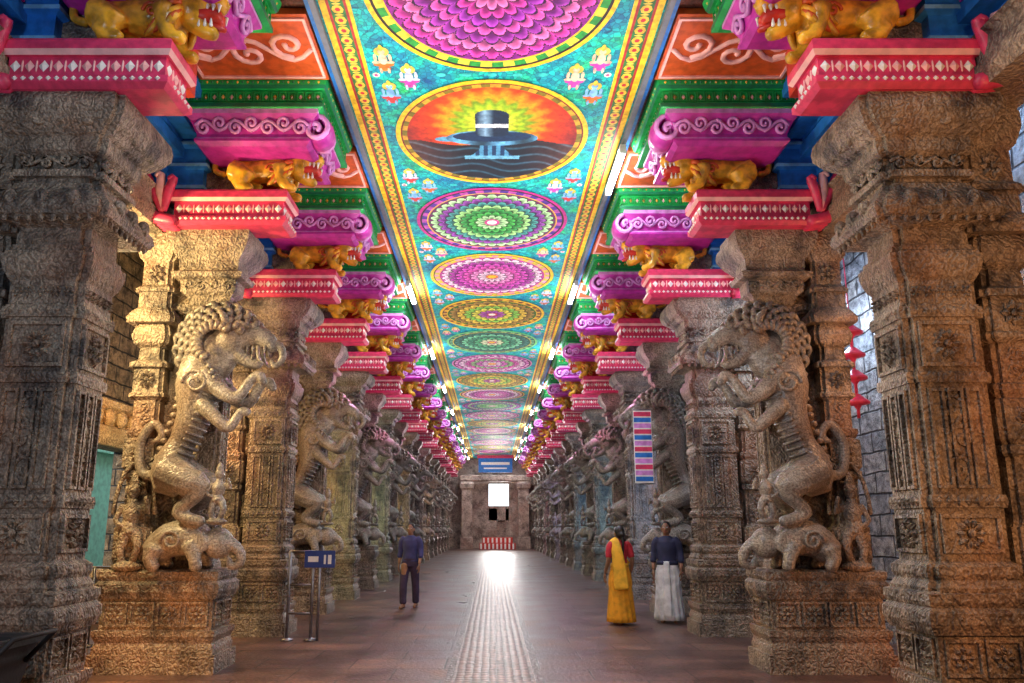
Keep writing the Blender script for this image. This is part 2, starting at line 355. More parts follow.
def bracket():
    mb=MB()
    sl=rect(-.55,.78,-.2,.2)
    mb.loft(sl,[(5.2,.0),(5.24,.05),(5.3,.05),(5.3,.0),(5.33,0),(5.5,0),(5.5,.03,1),(5.54,.06,0),(5.62,.06),(5.65,.04)],0)
    for (O,U,Nn,L) in (((-.55,-.2,5.33),(1,0,0),(0,-1,0),1.33),((-.55,.2,5.33),(0,-1,0),(-1,0,0),.4)):
        P=pl(O,U,(0,0,1),Nn); n=int(L/.12)
        for k in range(n):
            diamond(mb,P,L*(k+.5)/n,.085,.045,.055,.025,1 if k%2 else 7)
            if k: c=P(L*k/n,.085,.0); mb.ell(tuple(c),(.012,.012,.06),1,5,4)
        P2=pl(P(0,0,.05),U,(0,0,1),Nn)
        for k in range(int(L/.07)): diamond(mb,P2,.035+k*.07,-.06,.025,.022,.02,7)
    for k in range(5):
        y=-.24+k*.08
        mb.tube([(.74,y,5.24),(.95,y,5.28),(1.12,y,5.4),(1.18,y,5.56),(1.08,y,5.64),(1.02,y,5.56)],[.07,.08,.08,.07,.05,.03],8,0,sub=3)
    for k,(x1,z1,x2,z2) in enumerate(((.82,5.6,.76,5.76),(.92,5.62,.92,5.8),(1.02,5.62,1.08,5.78))):
        mb.tube([(.88,-.27,5.36),(x1,-.3,z1),(x2,-.32,z2),(x2+.05,-.36,z2-.03)],[.05,.06,.05,.02],8,1 if k==1 else 0,sub=3)
    mg=rect(-.92,.42,-.56,.5)
    mb.box(-.45,.3,.2,.6,5.64,6.12,5)
    mb.loft(mg,[(6.06,-.04),(6.1,.02),(6.13,.02,8),(6.16,.0,2),(6.2,.0),(6.34,.06),(6.4,.12,8),(6.47,.12)],2)
    P=pl((-.92,-.58,6.16),(1,0,0),(0,-.3,1),(0,-1,0)); vine(mb,P,1.34,.24,7,.022,8)
    P=pl((-.94,.5,6.16),(0,-1,0),(-.3,0,1),(-1,0,0)); vine(mb,P,1.06,.24,5,.022,8)
    c=[(a,-.42,b) for a,b in spiral(-1.0,6.26,.17,1.4,pi/2,1,18)]
    mb.tube(c,[(.16,.05)]*len(c),8,2)
    for yy in (-.58,-.26): mb.tube([(p[0],yy,p[2]) for p in c],.032,6,8)
    gr=rect(-1.08,.56,-.68,.75)
    mb.loft(gr,[(6.44,-.03),(6.47,.02,9),(6.52,.02,3),(6.54,-.02),(6.7,-.02),(6.7,.03,9),(6.74,.05,3),(6.83,.07),(6.85,.07)],3)
    for (O,U,Nn,L) in (((-1.08,-.66,6.55),(1,0,0),(0,-1,0),1.64),((-1.06,.75,6.55),(0,-1,0),(-1,0,0),1.42)):
        P=pl(O,U,(0,0,1),Nn); n=int(L/.1)
        for k in range(n):
            a=L*(k+.5)/n; frame(mb,P,a-.045,a+.045,.01,.13,.012,.02,3); diamond(mb,P,a,.07,.025,.035,.02,4 if k%2 else 1)
        P2=pl(P(0,0,.07),U,(0,0,1),Nn)
        for k in range(int(L/.06)): diamond(mb,P2,.03+k*.06,.22,.024,.024,.02,9 if k%2 else 4)
    mb.loft(rect(.5,1.3,-.1,.7),[(5.66,-.02),(5.72,.03,10),(5.76,.03,6),(5.78,0),(5.98,0),(6.0,.06,10),(6.04,.06,6),(6.06,.03),(6.25,.03),(6.27,.1,10),(6.31,.1,6),(6.33,.06),(6.5,.06),(6.52,.14,10),(6.57,.14,6),(6.84,.1)],6)
    return mb
def lion():
    g=MB()
    g.tube([(.14,0,.26),(-.05,0,.3),(-.25,0,.3),(-.4,0,.34)],[.15,.13,.15,.15],12,sub=3)
    g.ell((-.55,0,.37),(.16,.16,.16)); g.tube([(-.58,0,.4),(-.7,0,.42),(-.78,0,.4)],[.12,.09,.07],10,sub=2)
    g.tube([(-.55,0,.27),(-.66,0,.18),(-.73,0,.16)],[.09,.065,.05],8,sub=2)
    for y in (-.11,.11):
        g.tube([(-.38,y,.3),(-.4,y*1.1,.14),(-.46,y*1.1,.05),(-.54,y*1.1,.04)],[.1,.065,.055,.05],8,sub=2)
        g.tube([(.12,y,.25),(-.02,y*1.3,.17),(.08,y*1.3,.08),(-.0,y*1.3,.04),(-.09,y*1.3,.04)],[.13,.1,.06,.05,.045],8,sub=2)
        g.ell((-.48,y*1.1,.52),(.04,.03,.06))
    g.tube([(.26,0,.26),(.36,0,.3),(.36,0,.44),(.26,0,.48),(.24,0,.42)],[.04,.035,.035,.05,.04],7,sub=3)
    r=fuse(g,.016,1); mb=MB(); mb.merge(r,0)
    mb.tube([(-.52,0,.30),(-.76,0,.29)],[(.13,.07),(.085,.06)],8,1)
    mb.tube([(-.6,0,.25),(-.7,0,.23),(-.8,0,.19)],[.04,.035,.02],7,1,sub=2)
    for sy in (-1,1):
        mb.ell((-.67,sy*.1,.47),(.045,.035,.045),2,8,6); mb.ell((-.69,sy*.13,.475),(.022,.014,.022),3,6,5)
        mb.tube([(-.58,sy*.1,.54),(-.68,sy*.1,.55),(-.76,sy*.06,.5)],.02,6,3,sub=2)
        for k in range(4): mb.tube([(-.77+.045*k,sy*.075,.36),(-.77+.045*k,sy*.08,.29)],[.017,.004],5,2)
        for k in range(3): mb.tube([(-.71+.045*k,sy*.06,.19),(-.71+.045*k,sy*.065,.26)],[.016,.004],5,2)
        mb.ell((-.79,sy*.035,.44),(.025,.025,.02),0,6,5)
        for rr in range(3):
            for k in range(8):
                a=-1.7+k*.5; q=.19+.02*rr
                mb.tube([(-.5+.07*rr,sy*(.13-.005*rr),.36+.1*math.sin(a)),(-.46+.07*rr,sy*(.165-.02*rr),.36+q*math.sin(a)),(-.38+.07*rr,sy*(.13-.02*rr),.36+(q+.05)*math.sin(a))],[.028,.03,.012],6,4 if (k+rr)%2 else 0,sub=2)
        rel(mb,pl((.08,sy*.165,.24),(1,0,0),(0,0,1),(0,sy,0)),spiral(0,0,.08,1.4,0,1,14),.014,4)
        rel(mb,pl((-.3,sy*.15,.26),(1,0,0),(0,0,1),(0,sy,0)),spiral(0,0,.07,1.4,0,1,14),.014,4)
    for k in range(7): mb.ell((-.36+.085*k,0,.49-.015*k),(.035,.02,.045),4,6,5)
    return mb
ME_PLAIN=shaft_plain().mesh('pillar_shaft',[S_PIL]); ME_YSH=shaft_yali(DEI).mesh('pillar_shaft_yali',[S_PIL])
ME_YALI=yali_fig().mesh('yali',[S_YAL]); ME_BR=bracket().mesh('bracket',PM); ME_LION=lion().mesh('lion',[GOLD,RED,WHITE,BLACK,ORNG])
P0=5.6; PP=2.75; NP=18; X0=3.1
for k in range(NP):
    for sx in (1,-1):
        e=bpy.data.objects.new('yali_pillar' if k%2 else 'carved_stone_pillar',None); sc.collection.objects.link(e)
        e.location=(sx*(X0+(.2 if k==0 else 0)),P0+PP*k,0); e.scale=(sx,1,1)
        obj('shaft',ME_YSH if k%2 else ME_PLAIN,e,scale=(.88,.72,1)); obj('painted_bracket',ME_BR,e)
        obj('bracket_lion',ME_LION,e,(-.05,-.06,5.645),scale=(1.15,1.1,1.12))
        if k%2: obj('yali_figure',ME_YALI,e,(0,.03,0))

# ---------------------------------------------------------------- room shell
Y0,Y1=-4,56; XL,XR=-6.8,5.6; HC=6.85
def simple(name,mats,fn,parent=None):
    mb=MB(); fn(mb); return obj(name,mb.mesh(name,mats),parent)
m,t,b=nt('floor_stone'); co=t.nodes.new('ShaderNodeTexCoord').outputs['Object']
br=t.nodes.new('ShaderNodeTexBrick'); t.links.new(co,br.inputs['Vector']); br.inputs['Scale'].default_value=1
br.inputs['Brick Width'].default_value=1.1; br.inputs['Row Height'].default_value=.62; br.inputs['Mortar Size'].default_value=.01
br.inputs['Color1'].default_value=(.105,.062,.052,1); br.inputs['Color2'].default_value=(.155,.092,.072,1); br.inputs['Mortar'].default_value=(.03,.02,.016,1)
n1=tex(t,'ShaderNodeTexNoise',co,1.1,Detail=8,Roughness=.65); n2=tex(t,'ShaderNodeTexNoise',co,24,Detail=5)
col=mixc(t,1.0,br.outputs['Color'],ramp(t,n1.outputs['Fac'],[(.3,(.35,.33,.45)),(.55,(1.0,.93,.93)),(.7,(1.9,1.55,1.3))]).outputs[0],'MULTIPLY')
col=mixc(t,1.0,col,ramp(t,n2.outputs['Fac'],[(.35,(.65,)*3),(.65,(1.3,)*3)]).outputs[0],'MULTIPLY')
t.links.new(col,b.inputs['Base Color'])
t.links.new(ramp(t,n1.outputs['Fac'],[(.3,(.26,)*3),(.7,(.5,)*3)]).outputs[0],b.inputs['Roughness'])
bump(t,b,mth(t,'ADD',mth(t,'MULTIPLY',br.outputs['Fac'],-.6),mth(t,'MULTIPLY',n2.outputs['Fac'],.9)),.6,.014); FLOOR=m
simple('floor',[FLOOR],lambda q:q.box(XL,XR,Y0,Y1,-.2,0))
m,t,b=nt('path_stone'); co=t.nodes.new('ShaderNodeTexCoord').outputs['Object']
v=tex(t,'ShaderNodeTexVoronoi',co,11); v.inputs['Randomness'].default_value=.25
ck=tex(t,'ShaderNodeTexNoise',co,3,Detail=6)
t.links.new(mixc(t,1.0,ramp(t,v.outputs['Distance'],[(.2,(.30,.19,.15)),(.45,(.09,.055,.05))]).outputs[0],ramp(t,ck.outputs['Fac'],[(.3,(.45,.4,.4)),(.7,(1.4,1.2,1.15))]).outputs[0],'MULTIPLY'),b.inputs['Base Color'])
b.inputs['Roughness'].default_value=.42; bump(t,b,mth(t,'MULTIPLY',v.outputs['Distance'],-1.0),.8,.015)
simple('carved_floor_path',[m],lambda q:q.box(-.42,.46,Y0,Y1-3.3,0,.006))
EDGE=stone('path_edge',(.06,.04,.04),(.12,.08,.07),(.10,.06,.05),.4,3,.3)
simple('trim_1',[EDGE],lambda q:(q.box(-.5,-.42,Y0,Y1-3.3,0,.009),q.box(.46,.54,Y0,Y1-3.3,0,.009)))
def blockwall(name,c1,c2):
    m,t,b=nt(name); co=t.nodes.new('ShaderNodeTexCoord').outputs['Object']
    sp=t.nodes.new('ShaderNodeSeparateXYZ'); t.links.new(co,sp.inputs[0]); cb=t.nodes.new('ShaderNodeCombineXYZ')
    t.links.new(mth(t,'ADD',sp.outputs[1],sp.outputs[0]),cb.inputs[0]); t.links.new(sp.outputs[2],cb.inputs[1])
    nd=tex(t,'ShaderNodeTexNoise',co,3,Detail=2); ad=t.nodes.new('ShaderNodeVectorMath'); ad.operation='MULTIPLY_ADD'
    t.links.new(nd.outputs['Color'],ad.inputs[0]); ad.inputs[1].default_value=(.06,.06,0); t.links.new(cb.outputs[0],ad.inputs[2])
    br=t.nodes.new('ShaderNodeTexBrick'); t.links.new(ad.outputs[0],br.inputs['Vector']); br.inputs['Scale'].default_value=1
    br.inputs['Brick Width'].default_value=.62; br.inputs['Row Height'].default_value=.3; br.inputs['Mortar Size'].default_value=.02; br.inputs['Mortar Smooth'].default_value=.8
    br.inputs['Color1'].default_value=(*c1,1); br.inputs['Color2'].default_value=(*c2,1); br.inputs['Mortar'].default_value=(.05,.05,.06,1)
    n=tex(t,'ShaderNodeTexNoise',co,7,Detail=8,Roughness=.7)
    t.links.new(mixc(t,1.0,br.outputs['Color'],ramp(t,n.outputs['Fac'],[(.38,(.22,.22,.24)),(.62,(1.15,1.12,1.1))]).outputs[0],'MULTIPLY'),b.inputs['Base Color'])
    b.inputs['Roughness'].default_value=.6
    bump(t,b,mth(t,'ADD',mth(t,'MULTIPLY',br.outputs['Fac'],-1.2),mth(t,'MULTIPLY',n.outputs['Fac'],1.8)),1,.06); return m
WR=blockwall('block_wall_blue',(.24,.27,.32),(.38,.38,.40)); WL=blockwall('block_wall_brown',(.26,.19,.13),(.36,.27,.18))
simple('wall_right',[WR],lambda q:q.box(XR,XR+.4,Y0,Y1,0,HC+.2))
def wl(q):
    q.box(XL-.4,XL,Y0,11.2,0,HC+.2); q.box(XL-.4,XL,13.6,Y1,0,HC+.2); q.box(XL-.4,XL,11.2,13.6,3.0,HC+.2); q.box(XL-.4,XL,11.2,13.6,0,.9)
simple('wall_left',[WL],wl)
CARV=stone('warm_cornice_stone',(.35,.24,.12),(.6,.45,.25),(.5,.3,.15),.6,4,.8)
def win(q):
    q.box(XL-.02,XL+.12,11.0,11.2,.9,3.0);q.box(XL-.02,XL+.12,13.6,13.8,.9,3.0)
    q.loft(rect(XL-.0,XL+.1,10.8,14.0),[(3.0,0),(3.1,.1),(3.2,.16),(3.3,.1),(3.35,.02),(3.6,.02),(3.65,.1),(3.75,.14)])
    for k in range(8): q.ell((XL+.2,11+k*.4,3.46),(.1,.14,.15),0,8,6)
    q.box(XL-.02,XL+.18,10.8,14,.78,.9)
simple('window_1',[CARV],win)
MINT=paint('mint_plaster',(.35,.85,.72),.6,.25)
simple('courtyard_wall',[MINT],lambda q:(q.box(-10,-9.7,8,40,0,3.4),q.box(-10.1,-9.55,8,40,3.4,3.6)))
simple('courtyard_ground',[S_DARK],lambda q:q.box(-10.2,XL-.4,6,42,-.2,0))
simple('wall_back',[WL],lambda q:q.box(XL-.4,XR+.4,Y0-.4,Y0,0,HC+.2))
def wf(q):
    q.box(XL-.4,-.25,Y1,Y1+.4,0,HC+.2);q.box(1.3,XR+.4,Y1,Y1+.4,0,HC+.2);q.box(-.25,1.3,Y1,Y1+.4,4.9,HC+.2);q.box(-.25,1.3,Y1,Y1+.4,2.1,3.2)
    q.box(-.25,.4,Y1,Y1+.4,0,3.0);q.box(1.05,1.3,Y1,Y1+.4,0,3.0);q.box(.4,1.05,Y1,Y1+.4,0,1.0)
    q.box(.4,1.05,Y1+.38,Y1+.4,1.0,2.1)
WARMD=stone('end_wall_stone',(.16,.10,.08),(.42,.30,.24),(.36,.2,.15),.6,2,.5)
simple('wall_front',[WARMD],wf)
CDARK=stone('ceiling_dark_red',(.04,.012,.012),(.14,.03,.02),(.1,.02,.03),.6,2,.6)
simple('ceiling',[CDARK],lambda q:q.box(XL-.4,XR+.4,Y0-.4,Y1+.4,HC+.02,HC+.25))
def shr(q):
    q.box(-.9,1.7,Y1-3.2,Y1-1.8,0,.45,0); q.box(-.7,1.5,Y1-2.9,Y1-1.8,.45,.85,0)
    for k in range(9): q.box(-.85+k*.29,-.72+k*.29,Y1-3.23,Y1-3.2,.03,.42,1)
    for k in range(7): q.box(-.65+k*.31,-.52+k*.31,Y1-2.93,Y1-2.9,.48,.82,1)
simple('striped_altar_platform',[RED,WHITE],shr)
simple('blue_sign_board',[BLUE,WHITE,PINK],lambda q:(q.box(-1.0,1.5,Y1-3.1,Y1-3.0,5.55,6.6,0),q.box(-.8,1.3,Y1-3.13,Y1-3.1,6.1,6.3,1),q.box(-.6,1.1,Y1-3.13,Y1-3.1,5.8,5.9,1),q.box(-1.1,1.6,Y1-3.12,Y1-2.98,6.6,6.84,2)))
def gate(q):
    for x in (-1.9,2.4):
        q.loft(rect(x-.4,x+.4,Y1-1.2,Y1-.8),[(0,.08),(.8,.08),(.85,0),(4.4,0),(4.5,.1),(4.8,.15),(5.0,.05)],0)
    q.loft(rect(-2.3,2.8,Y1-1.2,Y1-.8),[(5.0,0),(5.1,.1),(5.4,.12),(5.5,.02)],0)
simple('shrine_gateway',[WARMD],gate)
for sx,nm in ((1,'right'),(-1,'left')):
    def cb(q):
        for i in range(5):
            xi=4.25-.2*i; z=5.66+.235*i
            q.box(min(sx*xi,sx*4.7),max(sx*xi,sx*4.7),3.0,Y1-.5,z,z+.15,0)
            q.box(min(sx*(xi+.05),sx*4.7),max(sx*(xi+.05),sx*4.7),3.0,Y1-.5,z+.15,z+.19,1)
            q.box(min(sx*(xi+.02),sx*4.7),max(sx*(xi+.02),sx*4.7),3.0,Y1-.5,z+.19,z+.235,2 if i%2 else 0)
    simple('trim_2' if sx>0 else 'trim_3',[BLUE,CYAN,MAG],cb)
    simple('stone_beam',[S_PIL],lambda q:q.loft(rect(*( (4.1,4.6) if sx>0 else (-4.6,-4.1)),3.0,Y1-.5),[(5.2,0),(5.3,.04),(5.4,.04),(5.4,0),(5.6,0),(5.66,.05)]))
    def rp(q):
        for k in range(-1,NP):
            ya=P0+PP*k+.9; yb=ya+1.1
            q.box(min(sx*1.92,sx*3.45),max(sx*1.92,sx*3.45),ya,yb,HC-.06,HC+.01,0)
            P=pl((sx*2.0,ya+.15,HC-.06),(sx,0,0),(0,1,0),(0,0,-1)); vine(q,P,1.4,.8,3,.035,1)
            frame(q,P,-.05,1.4,-.1,.9,.03,.02,1)
    simple('ceiling_scroll_panel',[ORNG,PALE],rp)
# ------------------------------------------------ ceiling painting
m,t,b=nt('ceiling_paint_bg'); co=t.nodes.new('ShaderNodeTexCoord').outputs['Object']
n=tex(t,'ShaderNodeTexNoise',co,2.2,Detail=4); v=tex(t,'ShaderNodeTexVoronoi',co,17); ve=tex(t,'ShaderNodeTexVoronoi',co,17); ve.feature='DISTANCE_TO_EDGE'
c1=ramp(t,n.outputs['Fac'],[(.3,(.0,.10,.28)),(.5,(.0,.34,.36)),(.7,(.01,.42,.12))]).outputs[0]
sv=t.nodes.new('ShaderNodeSeparateColor'); t.links.new(v.outputs['Color'],sv.inputs[0])
c2=ramp(t,sv.outputs[0],[(0,(.35,.5,.7)),(.5,(1,1,1)),(1,(1.9,1.5,1.3))]).outputs[0]
c3=ramp(t,ve.outputs['Distance'],[(0,(.2,.3,.4)),(.08,(1,1,1))]).outputs[0]
t.links.new(mixc(t,1.0,mixc(t,1.0,c1,c2,'MULTIPLY'),c3,'MULTIPLY'),b.inputs['Base Color']); b.inputs['Roughness'].default_value=.6
simple('ceiling_painting_background',[m],lambda q:q.box(-1.78,1.78,3,Y1-.5,HC-.03,HC+.015))
mc,t,b=nt('ceiling_paint_col'); a=t.nodes.new('ShaderNodeVertexColor'); a.layer_name='Col'
g=t.nodes.new('ShaderNodeGamma'); g.inputs[1].default_value=1.4; t.links.new(a.outputs[0],g.inputs[0])
co=t.nodes.new('ShaderNodeTexCoord').outputs['Object']; nn=tex(t,'ShaderNodeTexNoise',co,14,Detail=5)
t.links.new(mixc(t,1.0,g.outputs[0],ramp(t,nn.outputs['Fac'],[(.35,(.6,.6,.65)),(.6,(1.05,1.05,1.05))]).outputs[0],'MULTIPLY'),b.inputs['Base Color']); b.inputs['Roughness'].default_value=.6
ZP=HC-.034
def cquad(q,x0,x1,y0,y1,c,z=ZP): q.add([(x0,y0,z),(x0,y1,z),(x1,y1,z),(x1,y0,z)],[(0,1,2,3)],0,False,c)
def cdisc(q,x,y,rx,ry,c,z=ZP,n=14): q.add([(x+rx*math.cos(-2*pi*k/n),y+ry*math.sin(-2*pi*k/n),z) for k in range(n)],[tuple(range(n))],0,False,c)
YE=(.9,.62,.04)
def bord(q):
    for s in (1,-1):
        for x0,x1,c in ((1.44,1.48,YE),(1.48,1.51,(.5,.05,.05)),(1.51,1.66,(.05,.26,.08)),(1.66,1.69,(.5,.05,.05)),(1.69,1.76,YE)):
            cquad(q,min(s*x0,s*x1),max(s*x0,s*x1),3,Y1-.5,c,ZP)
        y=3.1
        while y<Y1-.6:
            cdisc(q,s*1.585,y,.062,.065,(.85,.6,.1),ZP-.003,8); cdisc(q,s*1.585,y,.03,.03,(.6,.05,.08),ZP-.005,6); cdisc(q,s*1.585,y+.08,.05,.014,(.75,.65,.15),ZP-.003,6); y+=.16
simple('ceiling_border_painting',[mc],bord)
YM=[6.17+PP*k for k in range(18)]
def fig(q,x,y):
    z=ZP-.002; skin=random.choice([(.6,.65,.85),(.8,.6,.45),(.3,.55,.8)]); cl=random.choice([(.7,.1,.1),(.75,.25,.05),(.6,.1,.45)])
    cdisc(q,x,y-.1,.085,.08,(.75,.6,.15),z-.002)
    cdisc(q,x,y+.12,.12,.045,cl,z-.004); cdisc(q,x,y+.03,.05,.095,skin,z-.005); cdisc(q,x,y-.1,.04,.045,skin,z-.006)
    cdisc(q,x,y-.17,.025,.055,(.85,.6,.1),z-.007); cdisc(q,x-.085,y,.02,.065,skin,z-.006); cdisc(q,x+.085,y,.02,.065,skin,z-.006)
    for s in (-1,1): cdisc(q,x+s*.08,y+.08,.05,.025,skin,z-.007); cdisc(q,x+s*.045,y+.23,.018,.055,skin,z-.007,6)
    cdisc(q,x,y+.19,.075,.05,cl,z-.006,8)
def figs(q):
    for k in range(-1,len(YM)-1):
        y=YM[0]+PP*k+PP/2
        for s in (-1,1):
            fig(q,s*1.24,y-.32); fig(q,s*1.24,y+.32); fig(q,s*.98,y)
            cdisc(q,s*1.36,y,.045,.045,(.85,.8,.7),ZP-.003,8); cdisc(q,s*1.36,y,.025,.025,(.8,.1,.3),ZP-.005,6)
        for dx in (-.6,-.3,0,.3,.6): cdisc(q,dx,y,.06,.035,(.1,.65,.6),ZP-.003,8)
simple('ceiling_deity_paintings',[mc],figs)
def lotus(cols,n0,rim,layers,rc):
    L=[.14+(.84-.14)*(i+1)/layers for i in range(layers)]
    def f(r,th):
        if r>.955: return rim[0]
        if r>.93: return (.05,.02,.02)
        if r>.87: return rim[1] if int((th/(2*pi))*56)%2 else rim[2]
        if r>.85: return YE
        for i,R in enumerate(L):
            n=n0+4*i; ph=(pi/n if i%2 else 0)
            sh=abs(math.cos(n*(th+ph)/2))**.6
            w=.62/layers
            bd=R-w*(1-sh)
            if r<bd:
                if i==0 and r<.07: return rc[0]
                if i==0 and r<.1: return rc[1]
                c=cols[i%len(cols)]; d=(bd-r)/w
                if d<.22: return tuple(x*.15 for x in c)
                k=max(.4,1.2-.6*d)
                return tuple(min(1,x*k+.12*(1-min(1,d))) for x in c)
        return rim[3]
    return f
def lingam(r,th):
    x=r*math.cos(th); y=-r*math.sin(th)
    if r>.95: return YE
    if r>.93: return (.3,.02,.02)
    if r>.88: return (.75,.45,.05) if int(th*10)%2 else (.3,.25,.02)
    def inE(cx,cy,a,b): return ((x-cx)/a)**2+((y-cy)/b)**2<1
    if inE(0,.42,.17,.1) or (abs(x)<.17 and .08<y<.42) or inE(0,.08,.17,.05):
        if .2<y<.27: return (.75,.8,.85)
        s=max(0,1-abs(x+.07)/.09)
        return (.02+.35*s,.06+.5*s,.12+.6*s)
    if inE(0,.0,.48,.15):
        if inE(0,.03,.41,.1): return (.02,.08,.18)
        s=.6+.4*math.sin(x*14); return (.25*s,.6*s,.85*s)
    if inE(-.46,-.02,.14,.05): return (.2,.5,.65)
    w=.1+.9*max(0,(-.2-y))**1.2
    if -.36<y<0 and abs(x)<w+.03: return (.15,.42,.6) if int((x+1)*22)%2 else (.02,.1,.22)
    if -.43<y<=-.36 and abs(x)<.3: return (.25,.55,.7)
    if y<-.08+.06*math.sin(x*5):
        k=max(0,math.sin(y*38+x*7+2*math.sin(x*9)))**3; e=max(0,abs(x)-.3)
        return (.01+.06*k+.25*e,.025+.16*k+.06*e,.05+.2*k)
    d=math.hypot(x*.95,y-.3)+.04*math.sin(math.atan2(y-.2,x)*22)
    stops=[(0,(.9,.9,.25)),(.22,(.65,.75,.06)),(.34,(.3,.5,.04)),(.46,(.95,.42,.02)),(.58,(.85,.12,.01)),(.9,(.35,.02,.02))]
    for (a0,ca),(b0,cb_) in zip(stops,stops[1:]):
        if d<=b0:
            u=(d-a0)/(b0-a0); return tuple(ca[i]*(1-u)+cb_[i]*u for i in range(3))
    return stops[-1][1]
W=(.95,.9,.85)
specs=[ lotus([(.9,.25,.6),(.75,.06,.5),(.5,.04,.6),(.85,.15,.6),(.45,.03,.5)],12,(YE,(.05,.4,.1),(.8,.7,.1),(.35,.02,.35)),7,(YE,(.8,.05,.05))),
 lingam,
 lotus([(.6,.9,.5),(.1,.6,.12),(.04,.45,.1),(.5,.85,.35),(.08,.45,.4),(.4,.08,.5)],12,((.6,.05,.35),(.15,.05,.4),(.6,.15,.5),(.25,.02,.2)),7,(W,(.8,.1,.4))),
 lotus([(1,.75,.85),(.95,.4,.7),(.85,.12,.55),(.8,.1,.6),(.55,.03,.45)],12,(YE,(.7,.6,.1),(.9,.4,.5),(.6,.05,.4)),6,(YE,(.9,.3,.1))),
 lotus([(.55,.1,.5),(.9,.8,.1),(.35,.7,.1),(.9,.65,.05),(.5,.3,.02)],10,(YE,(.3,.1,.02),(.8,.5,.05),(.1,.25,.02)),5,(W,(.7,.1,.1))),
 lotus([(.9,.9,.6),(.15,.6,.3),(.03,.35,.2),(.3,.75,.45),(.02,.25,.2)],10,((.3,.7,.3),(.02,.2,.2),(.3,.6,.3),(.02,.2,.12)),5,(YE,(.7,.1,.3))),
 lotus([(.95,.7,.8),(.8,.15,.6),(.4,.7,.3),(.8,.1,.5)],10,((.8,.3,.6),(.5,.05,.4),(.9,.5,.7),(.4,.05,.3)),5,(YE,(.9,.3,.1))),
]
for k,y in enumerate(YM):
    if y>Y1-1.5: break
    sp=specs[k] if k<6 else specs[[6,4,3,2][(k-6)%4]]
    na,nr=((340,120) if k<3 else ((180,60) if k<6 else (96,28)))
    q=MB(); R=1.3; vs=[(0,0,0)]
    for i in range(1,nr+1):
        for j in range(na):
            a=2*pi*j/na; vs.append((R*i/nr*math.cos(a),R*i/nr*math.sin(a),0))
    fs=[];cs=[]
    for i in range(nr):
        for j in range(na):
            jj=(j+1)%na; r=(i+.5)/nr; th=2*pi*(j+.5)/na
            if i==0: fs.append((0,1+jj,1+j))
            else:
                o=1+(i-1)*na; fs.append((o+j,o+jj,o+na+jj,o+na+j))
            cs.append(sp(r,th))
    q.v=vs;q.f=fs;q.m=[0]*len(fs);q.s=[False]*len(fs);q.col=cs
    obj('ceiling_medallion_painting',q.mesh('medallion',[mc]),None,(0,y,ZP-.012))
TUBE=emis('tube_glow',(.8,.93,1.0),60)
ALU=paint('grey_metal',(.14,.16,.2),.4,.2); ALW=paint('lamp_white_metal',(.75,.78,.8),.4,.1)
for sx in (1,-1):
    simple('light_rail',[ALU,BLUE],lambda q:(q.box(min(sx*1.78,sx*1.84),max(sx*1.78,sx*1.84),3,Y1-.6,HC-.10,HC+.01,0),q.box(min(sx*1.84,sx*1.9),max(sx*1.84,sx*1.9),3,Y1-.6,HC-.05,HC+.01,1)))
def light(ty,name,loc,energy,col,tgt=None,size=.1,sy=None,spread=None):
    l=bpy.data.lights.new(name,ty); l.energy=energy; l.color=col
    o=bpy.data.objects.new(name,l); sc.collection.objects.link(o); o.location=loc
    if ty=='AREA':
        l.shape='RECTANGLE'; l.size=size; l.size_y=sy or size
        if spread: l.spread=math.radians(spread)
    else: l.shadow_soft_size=size
    if tgt is not None: o.rotation_euler=(Vector(tgt)-Vector(loc)).to_track_quat('-Z','Y').to_euler()
    return o
def tubelamp(x,y):
    q=MB()
    q.tube([(0,-.6,-.0),(0,.6,0)],.045,10,0); q.box(-.04,.04,-.65,.65,.045,.08,1); q.box(-.045,.045,-.65,-.6,-.04,.05,1); q.box(-.045,.045,.6,.65,-.04,.05,1)
    obj('fluorescent_tube_lamp',q.mesh('tube',[TUBE,ALW]),None,(x,y,HC-.2))
def tl(x,y,e):
    o=light('AREA','tube_light',(x,y,HC-.28),e,(.8,.92,1),None,.06,1.1); o.rotation_euler=(0,(.1 if x>0 else -.1),0)
for k in range(9):
    y=9.6+5.5*k
    if y>Y1-2: continue
    tubelamp(1.79,y); tl(1.79,y,32)
    if k>0: tubelamp(-1.79,y); tl(-1.79,y,32)
tl(-1.79,4.1,44); tl(1.79,4.1,44)
for k in range(-1,NP):
    y=P0+PP*k+1.7
    for sx in (1,-1):
        if k>7 and (k+(sx>0))%2: continue
        light('AREA','ceiling_fill_light',(sx*1.95,y,5.2),(32 if k<3 else (20 if k<8 else 26)),(1,.97,.95),(sx*.2,y,HC),.12,.7,120)  # added uplights without fixtures, brighten the painted ceiling
F=lambda p,e,c,s=.15: light('POINT','fill_light',p,e,c,size=s)  # unseen point lamps added to brighten and tint the hall, no fixtures modelled
F((-5.1,7.2,4.3),560,(1,.72,.30),.12)
F((-3.9,7.0,3.6),60,(1,.75,.4),.1)
F((-5.0,11.0,3.2),190,(1,.6,.25))
F((-3.6,7.2,.6),34,(1,.42,.14),.1)
F((4.2,3.0,2.2),190,(1,.45,.17),.2)
F((3.0,2.6,4.6),80,(1,.60,.35),.2)
F((-3.6,2.2,3.9),120,(.55,.75,1),.2)
F((-3.4,3.2,1.2),40,(.85,.8,.85),.2)
F((-1.5,6.6,2.6),62,(1,.86,.68),.12)
F((1.5,6.6,2.6),62,(.9,.9,1),.12)
F((-1.3,12.2,3.2),50,(1,.85,.7),.12)
F((1.3,12.2,3.2),50,(.8,.88,1),.12)
F((0,18.0,3.4),60,(.95,.95,1),.12)
F((4.7,7.4,3.6),60,(1,.45,.18),.12)
